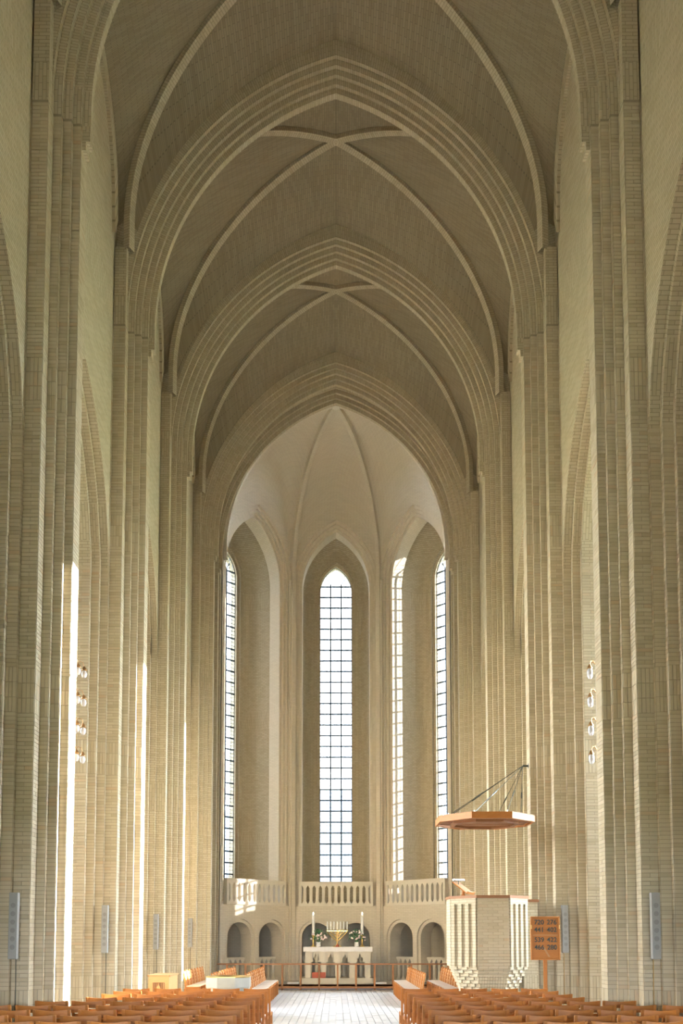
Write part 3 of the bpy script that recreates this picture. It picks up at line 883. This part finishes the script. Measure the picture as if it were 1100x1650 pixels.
# ------------------------------------------------------------------ altar and what stands on it
AX, AY = .07, 33.75; AZ = ZF
alt = empty('altar', (AX, AY, AZ)); tag(alt, 'pale stone altar with pointed openings on a low plinth', 'altar')
q = MB(); q.bx(-1.40, 1.40, -.62, .60, 0, .20); q.build('plinth', 'stone', alt)
for x in (-1.10, -.53, 0, .53, 1.10):
    for yy in (-.36, .36):
        q = MB(); q.bx(x-.10, x+.10, yy-.10, yy+.10, .20, 1.18); q.build('pillar', 'stone', alt)
for yy in (-.36, .36):
    for xa, xb in ((-1.0, -.63), (-.43, -.10), (.10, .43), (.63, 1.0)):
        q = MB(); xm = (xa+xb)/2; hw = (xb-xa)/2
        base = [(-hw, .78), (-hw*.45, .80), (-hw*.62, .90), (-hw*.30, .97), (0, 1.10), (hw*.30, .97), (hw*.62, .90), (hw*.45, .80), (hw, .78)]
        top = [(-hw, 1.18), (-hw*.45, 1.18), (-hw*.62, 1.18), (-hw*.3, 1.18), (0, 1.18), (hw*.3, 1.18), (hw*.62, 1.18), (hw*.45, 1.18), (hw, 1.18)]
        top = [(-hw+2*hw*i/8, 1.18) for i in range(9)]
        q.grid([[(xm+x, yy-.07, z) for x, z in base], [(xm+x, yy-.07, z) for x, z in top]]); q.grid([[(xm+x, yy+.07, z) for x, z in base], [(xm+x, yy+.07, z) for x, z in top]])
        q.grid([[(xm+x, yy-.07, z) for x, z in base], [(xm+x, yy+.07, z) for x, z in base]])
        q.build('trefoil_head', 'stone', alt)
q = MB(); q.bx(-1.22, 1.22, -.50, .50, 1.15, 1.22); q.build('table_slab', 'stone', alt)
cl = MB(); n = 40
per = []
for a_, c_ in (((-1.27, -.54), (1.27, -.54)), ((1.27, -.54), (1.27, .54)), ((1.27, .54), (-1.27, .54)), ((-1.27, .54), (-1.27, -.54))):
    for k in range(n): t = k/n; per.append((a_[0]+(c_[0]-a_[0])*t, a_[1]+(c_[1]-a_[1])*t))
per.append(per[0])
cl.grid([[(x*(1.005+.004*math.sin(k*1.7)), y*(1.01+.008*math.sin(k*1.7)), 1.17+.006*math.sin(k*.9)) for k, (x, y) in enumerate(per)], [(x, y, 1.335) for x, y in per]])
cl.face([(-1.27, -.54, 1.335), (1.27, -.54, 1.335), (1.27, .54, 1.335), (-1.27, .54, 1.335)])
cl.grid([[(x*(1.005+.004*math.sin(k*1.7)), y*(1.01+.008*math.sin(k*1.7)), 1.17+.006*math.sin(k*.9)) for k, (x, y) in enumerate(per)], [(x*.985, y*.96, 1.2) for x, y in per]])
o = cl.build('altar_cloth', 'cloth'); o.location = (AX, AY, AZ); tag(o, 'white linen cloth covering the altar top', 'altar cloth')
ZT = AZ+1.335
q = MB(); q.bx(-.25, .25, -.06, .06, 0, .21); o = q.build('red_box', 'red'); 
o.location = (AX-.70, AY-.54, AZ+.20); tag(o, 'small brick-red box standing on the plinth under the altar', 'box')
bv = o.modifiers.new('bevel', 'BEVEL'); bv.width = .015; bv.segments = 2
for j, x in enumerate((-.92, .92)):
    r = empty('altar_candle', (AX+x, AY+.30, ZT)); tag(r, 'tall thick white altar candle on a slim brass holder, '+('left' if x < 0 else 'right')+' of the candelabrum', 'candle', 'tall altar candles')
    q = MB(); q.lathe([(0, 0), (.11, .0), (.11, .02), (.035, .06), (.022, .16), (.035, .24), (.022, .32), (.05, .40), (.075, .43), (.075, .45), (0, .45)], (0, 0, 0), 14); q.build('holder', 'gold', r, smooth=True)
    q = MB(); q.lathe([(.052, .44), (.052, 1.18), (.045, 1.20), (0, 1.20)], (0, 0, 0), 14); cnd = q.build('candle', 'wax', r, smooth=True)
    q = MB(); q.lathe([(0, 1.195), (.018, 1.22), (.022, 1.245), (.010, 1.29), (0, 1.31)], (0, 0, 0), 8); q.build('flame', 'flame', cnd, smooth=True)
men = empty('candelabrum', (AX-.02, AY+.06, ZT)); tag(men, 'golden seven-armed candelabrum with white candles on the altar', 'candelabrum')
q = MB(); q.lathe([(0, 0), (.16, 0), (.16, .03), (.06, .07), (.03, .12), (.026, .25), (.04, .28), (.026, .31), (.022, .62)], (0, 0, 0), 14); q.build('stem', 'gold', men, smooth=True)
for k, xx in enumerate((.13, .25, .37)):
    for sg in (-1, 1):
        q = MB(); z0 = .20+.0*k+(2-k)*.11
        q.tube([(0, 0, z0), (sg*xx*.55, 0, z0+.14+.02*k), (sg*xx*.96, 0, z0+.26+.05*k if z0+.26+.05*k < .56 else .54), (sg*xx, 0, .62)], .018, 8); q.build('arm', 'gold', men)
q = MB(); q.bx(-.39, .39, -.015, .015, .585, .61); q.build('crossbar', 'gold', men)
for k in range(7):
    x = -.37+k*.37/3
    if k == 3: x = 0
    q = MB(); q.lathe([(.0, .60), (.036, .615), (.042, .645), (.0, .645)], (x, 0, 0), 10); cup = q.build('cup', 'gold', men)
    q = MB(); q.lathe([(.026, .64), (.026, .94), (.0, .95)], (x, 0, 0), 10); q.build('candle', 'wax', cup, smooth=True)
cru = empty('crucifix', (AX-.01, AY-.28, ZT)); tag(cru, 'small bronze standing cross in front of the candelabrum', 'cross')
q = MB(); q.lathe([(0, 0), (.075, 0), (.07, .04), (.03, .09), (.015, .12)], (0, 0, 0), 10); q.build('foot', 'red', cru)
q = MB(); q.bx(-.013, .013, -.01, .01, .1, .56); q.build('upright', 'bronze', cru)
q = MB(); q.bx(-.11, .11, -.01, .01, .43, .458); q.build('crossbeam', 'bronze', cru)
def bouquet(x, y, z, label, seed):
    rnd = random.Random(seed); r = empty('flower_vase', (x, y, z)); tag(r, label, 'flowers', 'altar bouquets')
    q = MB(); q.lathe([(0, 0), (.075, 0), (.085, .05), (.07, .13), (.085, .18), (.07, .18), (.055, .13)], (0, 0, 0), 14); q.build('vase', 'wax', r, smooth=True)
    q = MB()
    for k in range(260):
        a = rnd.uniform(0, 2*math.pi); el = rnd.uniform(-.35, 1.5); rr = rnd.uniform(.14, .36)
        c = Vector((math.cos(a)*math.cos(el)*rr, math.sin(a)*math.cos(el)*rr*.8, .34+math.sin(el)*rr*.95))
        d = Vector((rnd.uniform(-1, 1), rnd.uniform(-1, 1), rnd.uniform(-.6, 1))).normalized(); s_ = d.cross(Vector((rnd.random(), rnd.random(), rnd.random()))).normalized()
        l_ = rnd.uniform(.05, .10); wd = l_*.35
        q.face([c-d*l_*.5, c+s_*wd*.5, c+d*l_*.5, c-s_*wd*.5])
    tag(q.build('foliage', 'leaf', r), kind='stuff')
    q = MB()
    for k in range(10):
        a = rnd.uniform(0, 2*math.pi); q.tube([(0, 0, .1), (math.cos(a)*.1, math.sin(a)*.08, .35)], .005, 5)
    tag(q.build('stems', 'leaf', r), kind='stuff')
    for k in range(18):
        a = rnd.uniform(math.pi*1.05, math.pi*1.95); el = rnd.uniform(-.25, 1.15); rr = rnd.uniform(.28, .35)
        c = (math.cos(a)*math.cos(el)*rr, math.sin(a)*math.cos(el)*rr*.85-.02, .32+math.sin(el)*rr*.9)
        q = MB(); s_ = rnd.uniform(.032, .046)
        for j in range(3):
            rr_ = s_*(1-.25*j); q.lathe([(0, -s_*.6+j*.006), (rr_*.8, -s_*.35+j*.006), (rr_, s_*.15+j*.01), (rr_*.85, s_*.55+j*.012)], c, 7)
        q.build('rose', 'rose', r, smooth=True)
bouquet(AX-.72, AY-.20, ZT, 'pink and white roses in a small vase, beside the left altar candle', 3)
bouquet(AX+.70, AY-.20, ZT, 'pink and white roses in a small vase, beside the right altar candle', 9)
for j, x in enumerate((-1.55, 1.62)):
    q = MB(); q.bx(-.22, .22, -.15, .15, 0, .07); o = q.build('kneeling_cushion', 'cloth'); o.location = (x, 32.9, ZF)
    bv = o.modifiers.new('bevel', 'BEVEL'); bv.width = .025; bv.segments = 3
    tag(o, 'white kneeling cushion on the chancel floor, '+('left' if j == 0 else 'right')+' of the altar', 'cushion', 'kneeling cushions')

# ------------------------------------------------------------------ pulpit
PX, PYY = 3.16, 18.9; PSX, PSZ = .849, .955
pul = empty('pulpit', (PX, PYY, 0)); pul.scale = (PSX, PSX, PSZ); tag(pul, 'octagonal yellow brick pulpit on a stepped corbelled base', 'pulpit')
def octa(af): 
    r = af/math.cos(math.pi/8)
    return [(r*math.cos(math.pi/8+math.pi/4*k), r*math.sin(math.pi/8+math.pi/4*k)) for k in range(8)]
q = MB(); q.prism(octa(.90), 1.31, 2.76); q.build('body', 'brick', pul)
for ang in (-math.pi*.75, -math.pi*.25, math.pi*.75):       # panelled diagonal faces
    rot = Matrix.Rotation(ang, 3, 'Z')
    for j in range(4):
        t = -.315+j*.21
        q = MB(); q.box(rot @ Vector((.92, t, 1.98)), (.07, .10, 1.34), rot); q.build('pilaster_strip', 'brick', pul)
    q = MB(); q.box(rot @ Vector((.92, 0, 2.70)), (.07, .745, .12), rot); q.build('panel_band', 'brick', pul)
for k in range(8):
    rot = Matrix.Rotation(math.pi/4*k, 3, 'Z')
    if abs(abs(k*45 % 90)) == 0:
        q = MB(); q.box(rot @ Vector((.915, 0, 2.035)), (.06, .745, 1.45), rot); q.build('panel', 'brick', pul)
pan_front = [o for o in pul.children if o.name.startswith('panel') and not o.name.startswith('panel_band')]
for ci in range(22):                     # bricks of the front panel
    z = 1.335+ci*.0648
    cuts = [-.37, -.13, .11, .37] if ci % 2 else [-.37, -.25, -.01, .23, .37]
    for a_, c_ in zip(cuts[:-1], cuts[1:]):
        o = bpy.data.objects.new('brick', brick_mesh(c_-a_-.008, .057)); COL.objects.link(o); o.parent = pul
        o.location = ((a_+c_)/2, -.932, z+.03)
for c_ in range(9):
    af = .925-.034*(c_+1); z1 = 1.31-c_*.0725
    q = MB(); q.prism(octa(af), z1-.0725+.006, z1); q.build('corbel_course', 'brick', pul)
    for ang in (-math.pi*.75, -math.pi*.25):
        rot = Matrix.Rotation(ang, 3, 'Z'); sl_ = af*2*math.tan(math.pi/8); nb = 5
        for j in range(nb):
            if (j+c_) % 2: continue
            t = -sl_/2+sl_*(j+.5)/nb
            q = MB(); q.box(rot @ Vector((af+.008, t, z1-.033)), (.05, sl_/nb*.9, .058), rot); q.build('corbel_brick', 'onebrick', pul)
q = MB(); q.prism(octa(.60), -.01, .67); q.build('pedestal', 'brick', pul)
q = MB(); oo, ii = octa(.965), octa(.78)
for k in range(8):
    a, b2, c, d = oo[k], oo[(k+1) % 8], ii[(k+1) % 8], ii[k]
    q.face([(*a, 2.82), (*b2, 2.82), (*c, 2.82), (*d, 2.82)]); q.face([(*a, 2.76), (*b2, 2.76), (*b2, 2.82), (*a, 2.82)]); q.face([(*a, 2.76), (*b2, 2.76), (*c, 2.76), (*d, 2.76)])
q.build('ledge', 'oakdark', pul)
q = MB(); q.bx(.88, 1.24, -.1, .55, -.01, 2.70); q.build('stair_wall', 'brick', pul)
q = MB(); q.bx(.92, 1.27, -.14, .58, 2.70, 2.76); q.build('stair_coping', 'oakdark', pul)
lec = empty('lectern', (PX-.62*PSX, PYY-.35*PSX, 2.82*PSZ)); lec.scale = (.88, .88, .88); tag(lec, 'tilted oak reading desk on the pulpit ledge', 'lectern')
rot = Matrix.Rotation(math.radians(-28), 3, 'Z') @ Matrix.Rotation(math.radians(38), 3, 'Y')
q = MB(); q.box((0, 0, .19), (.46, .50, .03), rot); q.build('desk_board', 'oak', lec)
q = MB(); q.box(Vector((0, 0, .19))+rot @ Vector((.215, 0, .03)), (.02, .50, .05), rot); q.build('book_ledge', 'oak', lec)
q = MB(); q.lathe([(.05, 0), (.05, .03), (.03, .05), (.03, .17), (.045, .18)], (0, 0, 0), 10); q.build('foot', 'oak', lec)
q = MB(); q.tube([(-.12, -.05, .27), (-.12, -.05, .37)], .012, 6); q.build('lamp_stem', 'iron', lec)
q = MB(); q.tube([(-.25, -.13, .38), (.03, .06, .38)], .025, 8); q.build('reading_lamp', 'steel', lec)

# ------------------------------------------------------------------ sounding board and its cables
CZ = 4.23
can = empty('sounding_board', (PX-.03, PYY, CZ)); can.scale = (.834, .834, .9); tag(can, 'octagonal oak sounding board hung on cables above the pulpit', 'sounding board')
q = MB(); oo, ii = octa(1.18), octa(1.12)
for k in range(8):
    a, b2, c, d = oo[k], oo[(k+1) % 8], ii[(k+1) % 8], ii[k]
    q.face([(*a, 0), (*b2, 0), (*b2, .15), (*a, .15)]); q.face([(*d, 0), (*c, 0), (*c, .15), (*d, .15)]); q.face([(*a, .15), (*b2, .15), (*c, .15), (*d, .15)]); q.face([(*a, 0), (*b2, 0), (*c, 0), (*d, 0)])
q.build('rim', 'oak', can)
for j in range(10):                                  # boards of the underside
    y0 = -1.07+j*.214; y1 = y0+.205; ym = max(abs(y0), abs(y1)); hx = 1.08 if ym < 1.08*math.tan(math.pi/8) else 1.08*math.sqrt(2)-ym-.01
    q = MB(); z = .02+.012*(j % 2); q.bx(-hx, hx, y0, y1, z, z+.03); q.build('plank', 'oakdark', can)
q = MB(); i1, i2 = octa(.82), octa(.72)
for k in range(8):
    a, b2, c, d = i1[k], i1[(k+1) % 8], i2[(k+1) % 8], i2[k]
    q.face([(*a, -.03), (*b2, -.03), (*c, -.03), (*d, -.03)]); q.face([(*a, -.03), (*b2, -.03), (*b2, .03), (*a, .03)]); q.face([(*d, -.03), (*c, -.03), (*c, .03), (*d, .03)])
q.build('lower_ring', 'oakdark', can)
anc = Vector(((4.12-PX+.03)/.834, (19.65-PYY)/.834, (5.62-CZ)/.9))
q = MB(); q.tube([anc, anc+Vector((.16, 0, 0))], .025, 8); q.tube([anc+Vector((.145, 0, 0)), anc+Vector((.155, 0, 0))], .07, 10); q.build('wall_anchor', 'iron', can)
for px_, py_ in ((-.95, .35), (-.95, -.40), (-.40, -.95), (-.38, .9), (.40, -.95), (.85, -.40), (.4, .9)):
    e = Vector((px_, py_, .15)); q = MB(); q.tube([anc, e], .008, 6); q.tube([anc.lerp(e, .55), anc.lerp(e, .66)], .017, 6); cbl = q.build('cable', 'iron', can)
    q = MB(); q.tube([e, e+Vector((0, 0, .06))], .02, 6); q.build('eye_bolt', 'steel', cbl)

# ------------------------------------------------------------------ hymn board
hb = empty('hymn_board', (4.08, 17.6, 0)); hb.scale = (.955, 1, .975); tag(hb, 'oak hymn board with metal numbers on a post, beside the pulpit', 'hymn board')
q = MB(); q.bx(-.035, .035, .01, .06, .03, 1.46); q.build('post', 'oak', hb)
q = MB(); q.bx(-.25, .25, -.15, .2, 0, .03); q.build('foot', 'oak', hb)
q = MB(); q.bx(-.28, .28, -.005, .02, 1.46, 2.29); hpan = q.build('panel', 'oak', hb)
for a_ in ((-.30, -.265, 1.44, 2.31), (.265, .30, 1.44, 2.31), (-.265, .265, 1.44, 1.475), (-.265, .265, 2.275, 2.31)):
    q = MB(); q.bx(a_[0], a_[1], -.03, .025, a_[2], a_[3]); o = q.build('frame_strip', 'oak', hb); bv = o.modifiers.new('bevel', 'BEVEL'); bv.width = .008
q = MB(); q.bx(-.25, .25, -.02, 0, 1.93, 1.945); q.build('divider', 'oakpale', hb)
for x in (-.285, .285): q = MB(); q.bx(x-.008, x+.008, -.04, -.02, 2.06, 2.14); q.build('brass_hinge', 'gold', hb)
q = MB(); q.face([(-.06, -.009, 1.70), (-.02, -.009, 1.70), (.10, -.009, 1.50), (.06, -.009, 1.50)]); q.build('inlay', 'oakpale', hb)
for r_, (t1, t2) in enumerate((('720', '276'), ('441', '402'), ('539', '422'), ('466', '280'))):
    for t, x in ((t1, -.225), (t2, .035)):
        cu = bpy.data.curves.new('hymn_number', 'FONT'); cu.body = t; cu.size = .135; cu.extrude = .006; cu.offset = .002
        tmp = bpy.data.objects.new('tmp', cu); COL.objects.link(tmp)
        dg = bpy.context.evaluated_depsgraph_get(); me = bpy.data.meshes.new_from_object(tmp.evaluated_get(dg)); bpy.data.objects.remove(tmp)
        me.materials.clear(); me.materials.append(M['iron'])
        o = bpy.data.objects.new('hymn_number', me); COL.objects.link(o); o.parent = hpan
        o.location = (x, -.012, (2.15, 2.0, 1.80, 1.65)[r_]); o.rotation_euler = (math.pi/2, 0, 0)

# ------------------------------------------------------------------ column loudspeakers on the piers
def speaker(x, y, z0, h, label):
    r = empty('column_loudspeaker', (x, y, z0)); tag(r, label, 'loudspeaker', 'column loudspeakers on the piers')
    q = MB(); q.bx(-.065, .065, -.10, 0, 0, h); cab = o = q.build('cabinet', 'grey', r); bv = o.modifiers.new('bevel', 'BEVEL'); bv.width = .006; bv.segments = 2
    for k in range(6):
        q = MB(); c = Vector((0, -.1015, h*(.18+.125*k)))
        q.face([c+Vector((.038*math.cos(t*math.pi/8), 0, .038*math.sin(t*math.pi/8))) for t in range(16)]); q.build('driver', 'greydark', cab)
    q = MB(); q.bx(-.02, .02, 0, .10, h*.3, h*.35); q.bx(-.02, .02, 0, .10, h*.7, h*.75); q.build('bracket', 'iron', r)
    q = MB(); q.tube([(0, .07, 0), (0, .085, -.4), (0, .09, -z0+.3)], .006, 6); q.build('cable', 'iron' if x < 0 else 'gold', r)
for side in (-1, 1):
    for i, yc in ((2, 14.3), (3, 19.65), (4, 25.0), (5, 30.65)):
        if side > 0 and i > 3: continue
        sd = 'left' if side < 0 else 'right'
        speaker(side*(4.84 if side < 0 else 4.80), yc-.60-.10, 1.52, 1.0 if i < 4 else .95, f'grey column loudspeaker on the {("nearest", "second", "third", "farthest")[i-2]} {sd} pier')

# ------------------------------------------------------------------ hanging lamps in the nearest arcade arches
for side in (-1, 1):
    r = empty('tiered_lamp', (side*4.985, 16.98, 4.4)); tag(r, f'brass tiered lamp with white glass shades hanging in the {"left" if side < 0 else "right"} arcade arch', 'lamp', 'tiered arcade lamps')
    zs = [5.28+.555*k for k in range(4)]
    q = MB(); q.tube([(0, 0, zs[0]-4.4-.1), (0, 0, zs[3]-4.4+.15)], .005, 6); q.build('suspension_rod', 'grey', r)
    q = MB(); q.tube([(0, 0, zs[3]-4.4+.15), (0, 0, 8.65)], .0022, 5); q.build('suspension_wire', 'iron', r)
    for tz in zs:
        z = tz-4.4
        for j in range(4):
            a = math.pi/2*j+.5; dx, dy = math.cos(a), math.sin(a)
            q = MB(); q.tube([(0, 0, z+.13), (dx*.06, dy*.06, z+.20), (dx*.12, dy*.12, z+.19), (dx*.15, dy*.15, z+.10)], .007, 6); arm = q.build('arm', 'bronze', r)
            q = MB(); q.lathe([(0, z+.12), (.02, z+.11), (.05, z+.045), (.055, z+.03), (0, z+.03)], (dx*.15, dy*.15, 0), 10); q.build('shade_cap', 'bronze', arm, smooth=True)
            q = MB(); q.lathe([(.030, z+.03), (.052, z-.01), (.055, z-.05), (.035, z-.10), (0, z-.115)], (dx*.15, dy*.15, 0), 10); q.build('shade', 'shade', arm, smooth=True)

# ------------------------------------------------------------------ font and cabinet
fo = empty('baptismal_font', (-2.5, 21.1, 0)); tag(fo, 'octagonal grey marble baptismal font with a brass rim', 'font')
q = MB(); q.prism(octa(.40), 0, .12); q.build('foot', 'marble', fo)
rows = []
for af, z in ((.34, .12), (.30, .30), (.46, .62), (.50, .70), (.50, .93)): rows.append([(x, y, z) for x, y in octa(af)+octa(af)[:1]])
q = MB(); q.grid(rows); q.build('basin', 'marble', fo)
q = MB(); oo, ii = octa(.505), octa(.38)
for k in range(8):
    a, b2, c, d = oo[k], oo[(k+1) % 8], ii[(k+1) % 8], ii[k]
    q.face([(*a, .945), (*b2, .945), (*c, .945), (*d, .945)]); q.face([(*a, .925), (*b2, .925), (*b2, .945), (*a, .945)])
q.build('rim', 'gold', fo)
q = MB(); q.lathe([(.38, .945), (.30, .88), (.15, .85), (0, .845)], (0, 0, 0), 20); q.build('bowl', 'gold', fo, smooth=True)
cb = empty('oak_cabinet', (-4.18, 21.9, 0)); tag(cb, 'pale oak cabinet with a carved front panel beside the left wall', 'cabinet')
q = MB(); q.bx(-.24, .24, -.55, .6, .0, .92); q.build('body', 'oakpale', cb)
q = MB(); q.bx(-.265, .265, -.575, .62, .92, .96); q.build('top', 'oakpale', cb)
q = MB(); q.bx(-.14, .14, -.56, -.545, .50, .78); cpan = q.build('carved_panel', 'oakdark', cb)
for k in range(7):
    q = MB(); q.bx(-.125+k*.04, -.115+k*.04, -.575, -.555, .51, .77); q.build('grille_bar', 'oakpale', cpan)
q = MB(); q.face([(-.10, -.58, .55), (.10, -.58, .55), (0, -.58, .74)]); q.grid([[(-.10, -.58, .55), (.10, -.58, .55), (0, -.58, .74), (-.10, -.58, .55)], [(-.10, -.555, .55), (.10, -.555, .55), (0, -.555, .74), (-.10, -.555, .55)]]); q.build('carved_gable', 'oakpale', cpan)
